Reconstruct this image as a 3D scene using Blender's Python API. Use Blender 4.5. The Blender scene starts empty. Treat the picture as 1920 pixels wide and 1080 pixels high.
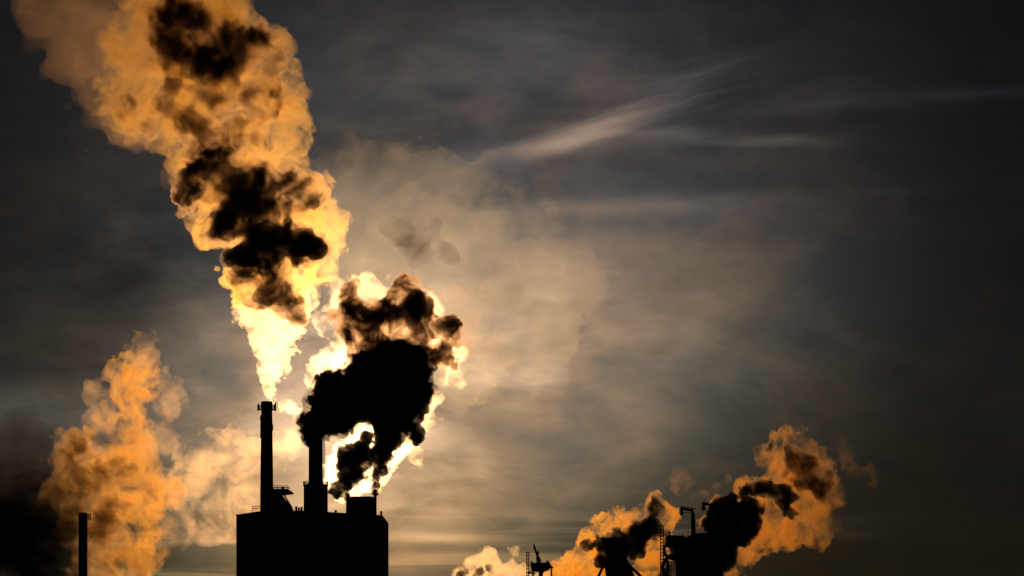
import bpy, bmesh, math, random
import numpy as np
import openvdb
from mathutils import Vector, Matrix

R = math.radians
scene = bpy.context.scene
col = scene.collection

# ------------------------------------------------------------------ camera
CAM_Z = 2.0
SHIFT = 0.388
FRAME = 36.0 / 100.0                       # frame width per metre of distance
cam_data = bpy.data.cameras.new("camera")
cam_data.lens = 100.0
cam_data.sensor_width = 36.0
cam_data.shift_y = SHIFT
cam_data.clip_start = 1.0
cam_data.clip_end = 60000.0
cam = bpy.data.objects.new("camera", cam_data)
cam.location = (0, 0, CAM_Z)
cam.rotation_euler = (R(90), 0, 0)
col.objects.link(cam)
scene.camera = cam

def pos(px, py, Y):
    """survey coordinates (photograph grid) at a given distance -> metres"""
    return Vector(((px - 960) / 1920 * FRAME * Y, Y, CAM_Z + ((540 - py) / 1920 + SHIFT) * FRAME * Y))

def unit(Y):
    return FRAME * Y / 1920

def az_el(px, py):
    v = pos(px, py, 1000.0) - Vector((0, 0, CAM_Z))
    v.normalize()
    return math.atan2(v.x, v.y), math.asin(v.z), v

# ------------------------------------------------------------------ sun
SUN_AZ, SUN_EL, SUN_V = az_el(665, 775)
sun_data = bpy.data.lights.new("sun", "SUN")
sun_data.energy = 2.4
sun_data.angle = R(0.5)
sun_data.color = (1.0, 0.55, 0.22)
sun = bpy.data.objects.new("sun", sun_data)
sun.rotation_euler = SUN_V.to_track_quat('Z', 'Y').to_euler()
sun.location = (0, 0, 500)
col.objects.link(sun)

# ------------------------------------------------------------------ world
world = bpy.data.worlds.new("World")
scene.world = world
world.use_nodes = True
wt = world.node_tree
wt.nodes.clear()

class NB:
    """small node-graph helper"""
    def __init__(s, t): s.t = t
    def node(s, kind, **kw):
        n = s.t.nodes.new(kind)
        for k, v in kw.items(): setattr(n, k, v)
        return n
    def put(s, sock, v):
        if hasattr(v, 'links') or isinstance(v, bpy.types.NodeSocket): s.t.links.new(v, sock)
        else: sock.default_value = v
    def m(s, op, a, b=0.0, c=None, clamp=False):
        n = s.node('ShaderNodeMath', operation=op, use_clamp=clamp)
        s.put(n.inputs[0], a); s.put(n.inputs[1], b)
        if c is not None: s.put(n.inputs[2], c)
        return n.outputs[0]
    def rng(s, v, a, b, c=0.0, d=1.0, smooth=True):
        n = s.node('ShaderNodeMapRange', interpolation_type='SMOOTHSTEP' if smooth else 'LINEAR')
        s.put(n.inputs[0], v); n.inputs[1].default_value = a; n.inputs[2].default_value = b
        s.put(n.inputs[3], c); s.put(n.inputs[4], d)
        return n.outputs[0]
    def noise(s, vec, scale, detail=4, rough=0.55, dist=0.0, dims='3D'):
        n = s.node('ShaderNodeTexNoise', noise_dimensions=dims)
        s.put(n.inputs['Vector'], vec)
        n.inputs['Scale'].default_value = scale; n.inputs['Detail'].default_value = detail
        n.inputs['Roughness'].default_value = rough; n.inputs['Distortion'].default_value = dist
        return n.outputs[0]
    def vec(s, x, y, z=0.0):
        n = s.node('ShaderNodeCombineXYZ')
        s.put(n.inputs[0], x); s.put(n.inputs[1], y); s.put(n.inputs[2], z)
        return n.outputs[0]
    def mixc(s, f, a, b, mode='MIX'):
        n = s.node('ShaderNodeMix', data_type='RGBA', blend_type=mode)
        s.put(n.inputs[0], f); s.put(n.inputs[6], a); s.put(n.inputs[7], b)
        return n.outputs[2]

def build_world():
    w = NB(wt)
    sky = w.node('ShaderNodeTexSky', sky_type='NISHITA')
    sky.sun_disc = False
    sky.sun_elevation = SUN_EL
    sky.sun_rotation = SUN_AZ
    sky.dust_density = 3.0
    sky.air_density = 1.0
    tc = w.node('ShaderNodeTexCoord')
    sep = w.node('ShaderNodeSeparateXYZ')
    wt.links.new(tc.outputs['Generated'], sep.inputs[0])
    x, y, z = sep.outputs
    az = w.m('MULTIPLY', w.m('ARCTAN2', x, y), 57.29578)          # degrees east of the view axis
    el = w.m('MULTIPLY', w.m('ARCSINE', z), 57.29578)             # degrees above the horizon
    # the overcast thins towards the sun: soft oval window of brighter cloud
    def oval(cx, cy, rx, ry, tilt=0.0):
        ca, sa = math.cos(R(tilt)), math.sin(R(tilt))
        dx = w.m('SUBTRACT', az, cx); dy = w.m('SUBTRACT', el, cy)
        u = w.m('DIVIDE', w.m('ADD', w.m('MULTIPLY', dx, ca), w.m('MULTIPLY', dy, sa)), rx)
        v = w.m('DIVIDE', w.m('SUBTRACT', w.m('MULTIPLY', dy, ca), w.m('MULTIPLY', dx, sa)), ry)
        return w.m('SQRT', w.m('ADD', w.m('MULTIPLY', u, u), w.m('MULTIPLY', v, v)))
    ae = w.vec(w.m('MULTIPLY', az, 0.10), w.m('MULTIPLY', el, 0.24), 0.3)
    big = w.noise(ae, 2.2, 5, 0.55, 0.6)
    fine = w.noise(ae, 7.0, 6, 0.6, 0.4)
    streak_v = w.vec(w.m('ADD', w.m('MULTIPLY', az, 0.07), w.m('MULTIPLY', el, 0.03)), w.m('SUBTRACT', w.m('MULTIPLY', el, 0.9), w.m('MULTIPLY', az, 0.10)), 5.0)
    streak = w.noise(streak_v, 1.3, 7, 0.58, 0.5)
    PX = 0.01063                                                   # degrees per survey pixel
    def ov(px, py, rx, ry, tilt=0.0):
        A, E, _ = az_el(px, py)
        return oval(math.degrees(A), math.degrees(E), rx * PX, ry * PX, tilt)
    def gauss(d, p=2.0):
        return w.m('EXPONENT', w.m('MULTIPLY', w.m('POWER', w.m('MAXIMUM', d, 0.0), p), -1.0))
    wob = w.m('ADD', w.m('MULTIPLY', w.m('SUBTRACT', big, 0.5), 1.1), w.m('MULTIPLY', w.m('SUBTRACT', fine, 0.5), 0.25))
    g1 = gauss(w.m('ADD', ov(945, 700, 455, 230, 17), wob))
    g2 = gauss(ov(640, 755, 185, 210), 1.3)
    g3 = gauss(w.m('ADD', ov(950, 190, 620, 300), wob))
    g4 = gauss(ov(700, 800, 1150, 420), 2.0)
    mott = w.noise(w.vec(w.m('MULTIPLY', az, 0.16), w.m('MULTIPLY', el, 0.26), 9.0), 2.6, 7, 0.6, 0.35)
    patch = w.m('MULTIPLY', w.rng(big, 0.36, 0.64, 0.62, 1.32), w.rng(fine, 0.3, 0.7, 0.82, 1.18))
    patch = w.m('MULTIPLY', patch, w.rng(mott, 0.36, 0.64, 0.80, 1.20))
    cir = w.rng(streak, 0.44, 0.68, 0.0, 1.0)
    def fibre(slope, seed, lo=0.38, hi=0.72, sc=1.6):
        sag = w.m('MULTIPLY', w.m('SUBTRACT', w.noise(w.vec(w.m('MULTIPLY', az, 0.35), w.m('MULTIPLY', el, 0.5), seed), 1.0, 3), 0.5), 0.9)
        v = w.vec(w.m('MULTIPLY', az, 0.12), w.m('ADD', w.m('SUBTRACT', w.m('MULTIPLY', el, 1.1), w.m('MULTIPLY', az, slope)), sag), seed)
        return w.rng(w.noise(v, sc, 8, 0.52, 0.25), lo, hi)
    f1, f2 = fibre(0.30, 21.0), fibre(0.02, 33.0, 0.38, 0.72, 2.0)
    parts = [(1130, 236, 150, 26, 20, f1, 0.9, 0.7), (1040, 272, 190, 14, 7, f1, 0.6, 0.3), (1230, 180, 160, 50, 18, f1, 0.5, 0.15), (1330, 255, 210, 13, -4, f2, 0.6, 0.2),
             (1480, 185, 150, 22, 6, f1, 0.45, 0.1), (1700, 190, 300, 16, 2, f2, 0.16, 0.05), (1350, 375, 260, 14, 2, f2, 0.3, 0.1), (900, 390, 350, 14, -1, f2, 0.3, 0.0)]
    cirm = None
    for px, py, rx, ry, tl, f, k, k0 in parts:
        q = w.m('MULTIPLY', w.m('ADD', w.m('MULTIPLY', f, k), k0 * 0.5), gauss(ov(px, py, rx, ry, tl)))
        cirm = q if cirm is None else w.m('ADD', cirm, q)
    barn = w.noise(w.vec(w.m('MULTIPLY', az, 0.08), w.m('MULTIPLY', el, 1.7), 2.0), 1.5, 5, 0.55, 0.3)
    bars = w.m('ADD', w.m('MULTIPLY', w.rng(barn, 0.48, 0.66), gauss(ov(600, 1030, 600, 90))), w.m('MULTIPLY', gauss(ov(820, 1008, 110, 9, -1)), 1.5))
    lum = w.m('ADD', w.m('MULTIPLY', g1, SKY_G1), w.m('MULTIPLY', g2, SKY_G2))
    lum = w.m('ADD', lum, w.m('MULTIPLY', g3, SKY_G3))
    lum = w.m('ADD', lum, w.m('MULTIPLY', g4, SKY_G4))
    for cx, cy, rx, ry, tl, k in ((1040, 60, 170, 120, 10, 0.10), (1010, 850, 200, 90, 5, 0.10), (70, 765, 150, 45, 0, 0.12), (1240, 390, 160, 26, -2, 0.08), (870, 120, 160, 100, 25, 0.03), (300, 560, 140, 110, 0, -0.07), (1000, 560, 200, 130, 10, 0.06)):
        lum = w.m('ADD', lum, w.m('MULTIPLY', gauss(w.m('ADD', ov(cx, cy, rx, ry, tl), w.m('MULTIPLY', wob, 1.4))), k))
    lum = w.m('MAXIMUM', lum, 0.01)
    lum = w.m('ADD', w.m('MULTIPLY', lum, patch), SKY_BASE)
    lum = w.m('ADD', lum, w.m('MULTIPLY', cirm, SKY_CIR))
    lum = w.m('ADD', lum, w.m('MULTIPLY', bars, SKY_BAR))
    # cloud tint: cold grey where the overcast is thick, warm where the sun comes through
    tint = w.mixc(w.rng(lum, 0.02, 0.50, 0.0, 1.0, False), (0.97, 1.32, 3.0, 1), (1.0, 1.12, 2.15, 1))
    # colder grey where the cloud sheet is thickest
    tint = w.mixc(w.m('MULTIPLY', w.rng(mott, 0.60, 0.38), w.rng(lum, 0.45, 0.08)), tint, (0.87, 1.32, 3.3, 1))
    c = w.mixc(1.0, sky.outputs[0], tint, 'MULTIPLY')
    c = w.mixc(1.0, c, w.vec(lum, lum, lum), 'MULTIPLY')
    bg = w.node('ShaderNodeBackground')
    wt.links.new(c, bg.inputs[0])
    bg.inputs[1].default_value = 0.10
    out = w.node('ShaderNodeOutputWorld')
    wt.links.new(bg.outputs[0], out.inputs[0])

SKY_G1, SKY_G2, SKY_G3, SKY_G4, SKY_BASE, SKY_CIR, SKY_BAR = 0.50, 1.10, 0.10, 0.022, 0.024, 0.38, 0.32
build_world()
world.cycles.sampling_method = 'NONE'

# ------------------------------------------------------------------ exposure and renderer
scene.view_settings.view_transform = 'Standard'
scene.view_settings.look = 'None'
scene.view_settings.exposure = -3.2
scene.view_settings.gamma = 1.0
scene.cycles.max_bounces = 8
scene.cycles.volume_bounces = 2
scene.cycles.transparent_max_bounces = 256
scene.cycles.volume_step_rate = 1.0
scene.cycles.volume_max_steps = 512
scene.cycles.sample_clamp_indirect = 8.0
scene.cycles.use_denoising = True

# ------------------------------------------------------------------ materials
def surface(name, base, rough=0.8, metal=0.0, spread=0.3, scale=0.4):
    m = bpy.data.materials.new(name); m.use_nodes = True
    n = NB(m.node_tree); b = m.node_tree.nodes['Principled BSDF']
    tc = n.node('ShaderNodeTexCoord')
    v = n.noise(tc.outputs['Object'], scale, 6, 0.6)
    c = n.mixc(v, tuple(x * (1 - spread) for x in base) + (1,), tuple(x * (1 + spread) for x in base) + (1,))
    m.node_tree.links.new(c, b.inputs['Base Color'])
    b.inputs['Roughness'].default_value = rough; b.inputs['Metallic'].default_value = metal
    bp = n.node('ShaderNodeBump'); bp.inputs['Strength'].default_value = 0.3
    m.node_tree.links.new(n.noise(tc.outputs['Object'], scale * 8, 4), bp.inputs['Height'])
    m.node_tree.links.new(bp.outputs[0], b.inputs['Normal'])
    return m

CONCRETE = surface('sooty_concrete', (0.16, 0.155, 0.15), 0.92)
STEEL = surface('weathered_steel', (0.10, 0.09, 0.085), 0.75, 0.2)
RUST = surface('rusted_steel', (0.13, 0.07, 0.045), 0.85, 0.1)
CLAD = surface('corrugated_cladding', (0.13, 0.135, 0.14), 0.75, 0.1)
EARTH = surface('dark_earth', (0.06, 0.055, 0.045), 0.95, 0.0, 0.4, 0.02)

def smoke(name, dens, color=(0.95, 0.95, 0.95), g=0.88, lo=1.0, hi=1.0, scale=0.06, detail=4, fade=None, cut=(0.35, 0.62), step=0.25, stretch=(1, 1, 1)):
    """scattering medium; density breaks up with noise, and thins along the drift (fade: z0, z1, factor0, factor1 in local metres)"""
    m = bpy.data.materials.new(name); m.use_nodes = True
    t = m.node_tree; t.nodes.clear(); n = NB(t)
    v = n.node('ShaderNodeVolumePrincipled')
    v.inputs['Color'].default_value = (*color, 1); v.inputs['Anisotropy'].default_value = g
    d = dens
    hetero = False
    if lo != hi or fade:
        tc = n.node('ShaderNodeTexCoord')
        p = tc.outputs['Object']; hetero = True
        if lo != hi:
            mp = n.node('ShaderNodeMapping'); mp.inputs['Scale'].default_value = stretch
            t.links.new(p, mp.inputs['Vector'])
            f = n.rng(n.noise(mp.outputs[0], scale, detail, 0.72, 0.5), cut[0], cut[1], lo, hi)
            d = n.m('MULTIPLY', f, dens)
        if fade:
            sp = n.node('ShaderNodeSeparateXYZ'); t.links.new(p, sp.inputs[0])
            axis = sp.outputs[{'x': 0, 'y': 1, 'z': 2}[fade[4] if len(fade) > 4 else 'z']]
            k = n.rng(axis, fade[0], fade[1], math.log(fade[2]), math.log(fade[3]), False)
            d = n.m('MULTIPLY', n.m('EXPONENT', k), d)
    n.put(v.inputs['Density'], d)
    out = n.node('ShaderNodeOutputMaterial')
    t.links.new(v.outputs[0], out.inputs['Volume'])
    m.cycles.homogeneous_volume = not hetero
    m.cycles.volume_step_rate = step
    return m

# ------------------------------------------------------------------ object helpers
def link(o, parent=None):
    col.objects.link(o)
    if parent is not None: o.parent = parent
    return o

def tag(o, label=None, cat=None, group=None, kind=None):
    if label: o['label'] = label
    if cat: o['category'] = cat
    if group: o['group'] = group
    if kind: o['kind'] = kind
    return o

def empty(name, loc):
    o = bpy.data.objects.new(name, None); o.location = loc
    return link(o)

class MB:
    """collects solids in world metres and links them as one mesh"""
    def __init__(s): s.bm = bmesh.new()
    def box(s, a, b):
        r = bmesh.ops.create_cube(s.bm, size=1.0)
        a, b = Vector(a), Vector(b); c = (a + b) / 2; d = b - a
        for v in r['verts']: v.co = Vector((c.x + v.co.x * d.x, c.y + v.co.y * d.y, c.z + v.co.z * d.z))
        return s
    def prism(s, pts, y0, y1):
        """outline in x,z pushed from y0 to y1"""
        f = [s.bm.verts.new((x, y0, z)) for x, z in pts]; k = [s.bm.verts.new((x, y1, z)) for x, z in pts]
        n = len(pts)
        s.bm.faces.new(f); s.bm.faces.new(list(reversed(k)))
        for i in range(n): s.bm.faces.new((f[i], k[i], k[(i + 1) % n], f[(i + 1) % n]))
        bmesh.ops.recalc_face_normals(s.bm, faces=s.bm.faces)
        return s
    def lathe(s, c, prof, n=40, cap=True, wob=0.0, seed=0):
        """profile of (radius, z) round a vertical axis at c"""
        rnd = random.Random(seed)
        rings = []
        for r, z in prof:
            ox, oy = rnd.uniform(-wob, wob), rnd.uniform(-wob, wob)
            rings.append([s.bm.verts.new((c[0] + ox + r * math.cos(a), c[1] + oy + r * math.sin(a), z)) for a in [2 * math.pi * i / n for i in range(n)]])
        for p, q in zip(rings, rings[1:]):
            for i in range(n): s.bm.faces.new((p[i], p[(i + 1) % n], q[(i + 1) % n], q[i]))
        if cap: s.bm.faces.new(list(reversed(rings[0]))); s.bm.faces.new(rings[-1])
        return s
    def tube(s, pts, r, n=8, r2=None):
        pts = [Vector(p) for p in pts]; rings = []
        for i, p in enumerate(pts):
            d = (pts[min(i + 1, len(pts) - 1)] - pts[max(i - 1, 0)]).normalized()
            up = Vector((0, 1, 0)) if abs(d.y) < 0.9 else Vector((1, 0, 0))
            a = d.cross(up).normalized(); b = d.cross(a)
            rr = r if r2 is None else r + (r2 - r) * i / (len(pts) - 1)
            rings.append([s.bm.verts.new(p + (a * math.cos(t) + b * math.sin(t)) * rr) for t in [2 * math.pi * (k + .5) / n for k in range(n)]])
        for p, q in zip(rings, rings[1:]):
            for i in range(n): s.bm.faces.new((p[i], p[(i + 1) % n], q[(i + 1) % n], q[i]))
        s.bm.faces.new(list(reversed(rings[0]))); s.bm.faces.new(rings[-1])
        return s
    def ring(s, c, rad, r, n=28):
        pts = [(c[0] + rad * math.cos(2 * math.pi * i / n), c[1] + rad * math.sin(2 * math.pi * i / n), c[2]) for i in range(n + 1)]
        return s.tube(pts, r, 6)
    def build(s, name, mat, parent=None, origin=None, bevel=0.0):
        if bevel: bmesh.ops.bevel(s.bm, geom=[e for e in s.bm.edges], offset=bevel, segments=1, affect='EDGES')
        bmesh.ops.recalc_face_normals(s.bm, faces=s.bm.faces)
        o0 = Vector(origin) if origin is not None else (Vector(parent.matrix_basis.translation) if parent is not None else Vector((0, 0, 0)))
        base = Vector(o0)
        for v in s.bm.verts: v.co -= base
        me = bpy.data.meshes.new(name); s.bm.to_mesh(me); s.bm.free()
        me.materials.append(mat)
        o = bpy.data.objects.new(name, me)
        if parent is None: o.location = base
        return link(o, parent)

def railing(mb, pts, h=1.1, r=0.06, every=1.5):
    """two rails on posts along a polyline"""
    pts = [Vector(p) for p in pts]
    for k in (1.0, 0.5): mb.tube([p + Vector((0, 0, h * k)) for p in pts], r, 5)
    for a, b in zip(pts, pts[1:]):
        n = max(1, int((b - a).length / every))
        for i in range(n + 1):
            p = a + (b - a) * i / n
            mb.tube([p, p + Vector((0, 0, h))], r, 5)
    return mb

def ring_rail(mb, c, rad, h=1.2, r=0.06, n=14):
    for k in (1.0, 0.5): mb.ring((c[0], c[1], c[2] + h * k), rad, r)
    for i in range(n):
        a = 2 * math.pi * i / n; x, y = c[0] + rad * math.cos(a), c[1] + rad * math.sin(a)
        mb.tube([(x, y, c[2]), (x, y, c[2] + h)], r, 5)
    return mb

def ladder(mb, x, y, z0, z1, w=0.7, r=0.06, step=0.9, cage=0.0, side=1):
    mb.tube([(x, y, z0), (x, y, z1)], r, 5); mb.tube([(x + w * side, y, z0), (x + w * side, y, z1)], r, 5)
    z = z0
    while z < z1:
        mb.tube([(x, y, z), (x + w * side, y, z)], r, 5); z += step
    return mb

# ------------------------------------------------------------------ ground
g = MB(); g.box((-9000, -400, -2.0), (9000, 26000, 0.0))
tag(g.build('ground', EARTH), kind='structure')
# ------------------------------------------------------------------ the power station, 1 km off
def zz(py, Y): return pos(0, py, Y).z
def xx(px, Y): return pos(px, 0, Y).x
Y1 = 1000.0
U1 = unit(Y1)

# boiler house
b0 = Vector((xx(586, Y1), Y1, 0))
bh = tag(empty('boiler_house', b0), 'big windowless block-shaped boiler house carrying the two chimneys', 'power station')
YF = Y1 - 22.0                                              # its front wall
def xf(p): return xx(p, YF)
def zf(p): return zz(p, YF)
xl, xr = xf(443), xx(728.5, Y1 + 30)
m = MB(); m.box((xl, YF, 0), (xr, Y1 + 30, zf(967)))
k = 0
x = xl + 1.2
while x < xr - 1.0:                                         # cladding ribs on the side turned to us
    m.box((x, Y1 - 22.15, 1), (x + 0.35, Y1 - 22.02, zf(970))); x += 2.4
m.build('wall', CLAD, bh)
m = MB()
m.prism([(xl - .15, zf(967)), (xl - .15, zf(965)), (xf(488), zf(958.5)), (xf(568), zf(957.5)), (xf(615), zf(960)), (xf(650), zf(962)), (xr + .15, zf(966)), (xr + .15, zf(967))], YF - .3, Y1 + 30.3)
rf = m.build('roof', CLAD, bh)
m = MB(); zr = zz(957, Y1)
railing(m, [(xx(476, Y1), Y1 - 6, zz(960, Y1)), (xx(491, Y1), Y1 - 6, zz(959, Y1))], 1.5, 0.11)
m.build('roof_railing', STEEL, bh)
for px_, h_ in ((556, 1.3), (561, 0.9), (566, 1.1), (630, 0.9), (715, 0.5)):
    MB().box((xx(px_, Y1) - .35, Y1 - 2, zz(966, Y1)), (xx(px_, Y1) + .35, Y1 - 1, zz(957 if px_ < 600 else 961.5, Y1) + h_)).build('roof_vent', STEEL, bh)

# flue penthouse and its two stub stacks
ph = tag(empty('flue_house', (xx(678, Y1), Y1, zz(962, Y1))), 'small flat-roofed flue house standing on the right of the boiler house roof', 'roof building')
MB().prism([(xx(656, Y1), zz(966, Y1)), (xx(656, Y1), zz(936, Y1)), (xx(662, Y1), zz(934.2, Y1)), (xx(700, Y1), zz(934.0, Y1)), (xx(700, Y1), zz(966, Y1))], Y1 - 6, Y1 + 6).build('wall', CLAD, ph)
m = MB(); m.box((xx(657, Y1), Y1 - 6.3, zz(934.0, Y1)), (xx(700, Y1), Y1 + 6.3, zz(932.9, Y1)))
m.build('roof', CLAD, ph)
def stub(px_, w, top, label):
    s_ = tag(empty('stub_stack', (xx(px_, Y1), Y1 - 1, zz(962, Y1))), label, 'chimney')
    r = w / 2 * U1; zt = zz(top, Y1)
    MB().lathe((xx(px_, Y1), Y1 - 1), [(r, zz(966, Y1)), (r, zt - .8), (r * 1.0, zt)]).build('flue', STEEL, s_)
    MB().lathe((xx(px_, Y1), Y1 - 1), [(r * .8, zt + .003), (r * 1.12, zt + .003), (r * 1.12, zt + .5), (r * .8, zt + .5)]).build('collar', STEEL, s_)
    return s_
stub(652.5, 7, 929.5, 'short thick stub stack at the left edge of the flue house')
stub(703.5, 6, 921, 'taller narrow stub stack at the right edge of the flue house')

# slim tall chimney
c0 = (xx(501.5, Y1), Y1 - 3)
ch = tag(empty('chimney', (c0[0], c0[1], zz(957, Y1))), 'slim tall chimney with aerials round its top and a bulging wrap below', 'chimney')
r0 = 11.6 * U1
MB().lathe(c0, [(12.3 * U1, zz(962, Y1)), (12.0 * U1, zz(900, Y1)), (11.2 * U1, zz(840, Y1)), (10.6 * U1, zz(800, Y1)), (10.2 * U1, zz(772, Y1)), (11.2 * U1, zz(768, Y1)), (11.0 * U1, zz(757, Y1)), (9.6 * U1, zz(754.5, Y1)), (8.0 * U1, zz(754.5, Y1))], 48).build('shaft', CONCRETE, ch)
m = MB(); m.lathe((c0[0] - 0.1, c0[1]), [(10.9 * U1, zz(823, Y1)), (11.9 * U1, zz(819, Y1)), (11.0 * U1, zz(814, Y1)), (12.1 * U1, zz(806, Y1)), (12.2 * U1, zz(800, Y1)), (11.0 * U1, zz(793, Y1)), (11.9 * U1, zz(787, Y1)), (10.9 * U1, zz(780, Y1))], 40, True, 0.14, 4).build('wrap', STEEL, ch)
m = MB(); zt = zz(770, Y1)
m.lathe(c0, [(11.6 * U1, zt), (15.6 * U1, zt), (15.6 * U1, zt + .25), (11.6 * U1, zt + .25)], 32)
m.build('platform', STEEL, ch)
m = MB(); ring_rail(m, (c0[0], c0[1], zt + .25), 15.2 * U1, 1.3, .10, 14); m.build('railing', STEEL, ch)
for a, h_ in ((0.05, 3.0), (0.5, 2.4), (2.9, 2.6), (3.3, 2.0), (4.3, 2.2), (5.2, 2.8)):
    rx, ry = c0[0] + 16.6 * U1 * math.cos(a), c0[1] + 16.6 * U1 * math.sin(a)
    m = MB(); m.box((rx - .2, ry - .2, zt - .3), (rx + .2, ry + .2, zt - .3 + h_)); m.tube([(rx, ry, zt + .8), (c0[0] + 13 * U1 * math.cos(a), c0[1] + 13 * U1 * math.sin(a), zt + .8)], .07, 5)
    m.build('aerial', STEEL, ch)
m = MB(); ladder(m, c0[0] + .3, c0[1] - 12.6 * U1, zz(957, Y1), zz(772, Y1), .6, .05, .6); m.build('ladder', STEEL, ch)

# wide chimney on its drum
c1 = (xx(592, Y1), Y1)
wc = tag(empty('wide_chimney', (c1[0], c1[1], zz(957, Y1))), 'wider chimney rising from a thick railed drum, with a ladder on its right side', 'chimney')
MB().lathe(c1, [(22.6 * U1, zz(960, Y1)), (22.6 * U1, zz(912, Y1)), (23.6 * U1, zz(911, Y1)), (23.6 * U1, zz(909, Y1)), (23.2 * U1, zz(909, Y1)), (13.6 * U1, zz(909, Y1) + .02)], 56).build('drum', CONCRETE, wc)
m = MB(); ring_rail(m, (c1[0], c1[1], zz(909, Y1)), 23.2 * U1, 1.1, .10, 22); m.build('railing', STEEL, wc)
MB().lathe(c1, [(13.4 * U1, zz(909.2, Y1)), (13.2 * U1, zz(860, Y1)), (13.2 * U1, zz(824, Y1)), (11.0 * U1, zz(824, Y1))], 48).build('shaft', STEEL, wc)
m = MB(); ladder(m, xx(606.6, Y1), c1[1], zz(895, Y1), zz(829, Y1), 2.6 * U1, .12, .95)
for py_ in (833, 848, 863, 878, 893): m.tube([(xx(604.5, Y1), c1[1], zz(py_, Y1)), (xx(607, Y1), c1[1], zz(py_, Y1))], .06, 5)
m.build('ladder', STEEL, wc)

# conveyor head between the chimneys
cv = tag(empty('conveyor_head', (xx(530, Y1), Y1 - 6, zz(957, Y1))), 'sloping conveyor gallery with a railed canopy between the two big chimneys', 'conveyor')
MB().prism([(xx(512, Y1), zz(960, Y1)), (xx(512, Y1), zz(921, Y1)), (xx(527, Y1), zz(921, Y1)), (xx(533, Y1), zz(932, Y1)), (xx(552, Y1), zz(957, Y1)), (xx(552, Y1), zz(960, Y1))], Y1 - 9, Y1 - 4).build('gallery', CLAD, cv)
MB().prism([(xx(510, Y1), zz(930, Y1)), (xx(510, Y1), zz(921, Y1)), (xx(544, Y1), zz(921, Y1)), (xx(552.5, Y1), zz(926, Y1)), (xx(551, Y1), zz(928, Y1)), (xx(536, Y1), zz(930, Y1))], Y1 - 10.2, Y1 - 3).build('canopy', STEEL, cv)
m = MB(); railing(m, [(xx(514, Y1), Y1 - 10.0, zz(921, Y1)), (xx(544, Y1), Y1 - 10.0, zz(921, Y1))], 1.2, .11, 1.5); m.build('railing', STEEL, cv)
m = MB(); railing(m, [(xx(514, Y1), Y1 - 3.2, zz(921, Y1)), (xx(544, Y1), Y1 - 3.2, zz(921, Y1))], 1.2, .11, 1.5)
m.build('railing', STEEL, cv)
MB().box((xx(531, Y1), Y1 - 9, zz(921, Y1) + .003), (xx(536, Y1), Y1 - 7, zz(916, Y1))).build('drive_housing', STEEL, cv)
m = MB(); m.tube([(xx(515, Y1), Y1 - 8, zz(955, Y1)), (xx(530, Y1), Y1 - 8, zz(923, Y1))], .25, 6); m.tube([(xx(536, Y1), Y1 - 10.1, zz(930, Y1)), (xx(552, Y1), Y1 - 10.1, zz(956, Y1))], .3, 6); m.build('strut', STEEL, cv)

# lone chimney on the far left
Y3 = 1050.0; U3 = unit(Y3)
c2 = (xx(155.5, Y3), Y3)
lc = tag(empty('chimney', (c2[0], c2[1], 0)), 'lone short chimney at the lower left, a little platform at its top', 'chimney')
prof = [(9.6 * U3, 0)]
py_ = 1080
rr = random.Random(3)
while py_ > 966: prof.append(((8.3 + rr.uniform(-.35, .3)) * U3, zz(py_, Y3))); py_ -= 7
prof += [(8.4 * U3, zz(964, Y3)), (7.7 * U3, zz(961.5, Y3)), (6 * U3, zz(961.5, Y3))]
MB().lathe(c2, prof, 36).build('shaft', CONCRETE, lc)
m = MB()
for py_ in (965, 969, 973): m.tube([(xx(162, Y3), Y3, zz(py_, Y3)), (xx(170, Y3), Y3, zz(py_, Y3))], .22, 5)
m.tube([(xx(169.5, Y3), Y3, zz(975, Y3)), (xx(169.5, Y3), Y3, zz(963, Y3))], .22, 5); m.tube([(xx(165.5, Y3), Y3, zz(974, Y3)), (xx(165.5, Y3), Y3, zz(964, Y3))], .22, 5)
m.build('platform', STEEL, lc)

# ------------------------------------------------------------------ steelworks, further off
Y2 = 1500.0; U2 = unit(Y2)
def X2(p): return xx(p, Y2)
def Z2(p): return zz(p, Y2)
def lattice_mast(px0, px1, top, label, wob=0.0):
    o = tag(empty('lattice_mast', (X2((px0 + px1) / 2), Y2, 0)), label, 'lattice mast')
    w = X2(px1) - X2(px0); m = MB()
    for x_ in (X2(px0), X2(px1)):
        for y_ in (Y2 - w / 2, Y2 + w / 2): m.tube([(x_, y_, 0), (x_, y_, Z2(top))], .28, 5)
    z = Z2(top) - .3
    while z > Z2(1080) - 6:
        for y_ in (Y2 - w / 2, Y2 + w / 2): m.tube([(X2(px0), y_, z), (X2(px1), y_, z)], .26, 5)
        for x_ in (X2(px0), X2(px1)): m.tube([(x_, Y2 - w / 2, z), (x_, Y2 + w / 2, z)], .2, 5)
        z -= 1.75
    m.build('lattice', STEEL, o)
    return o
lm = lattice_mast(987.5, 991.5, 1034.5, 'short open ladder mast beside the crane cab on its raised house')
lattice_mast(1238.5, 1243.5, 985, 'tall thin ladder mast along the left side of the blast furnace')
for i, (o_, side) in enumerate(((lm, 1),)):
    m = MB(); m.box((X2(989), Y2 - 2, Z2(1076)), (X2(999), Y2 + 1, Z2(1073))); m.tube([(X2(992), Y2 - 2, Z2(1073)), (X2(1000), Y2 - 2, Z2(1066))], .35, 5)
    m.build('landing', STEEL, o_)

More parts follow.
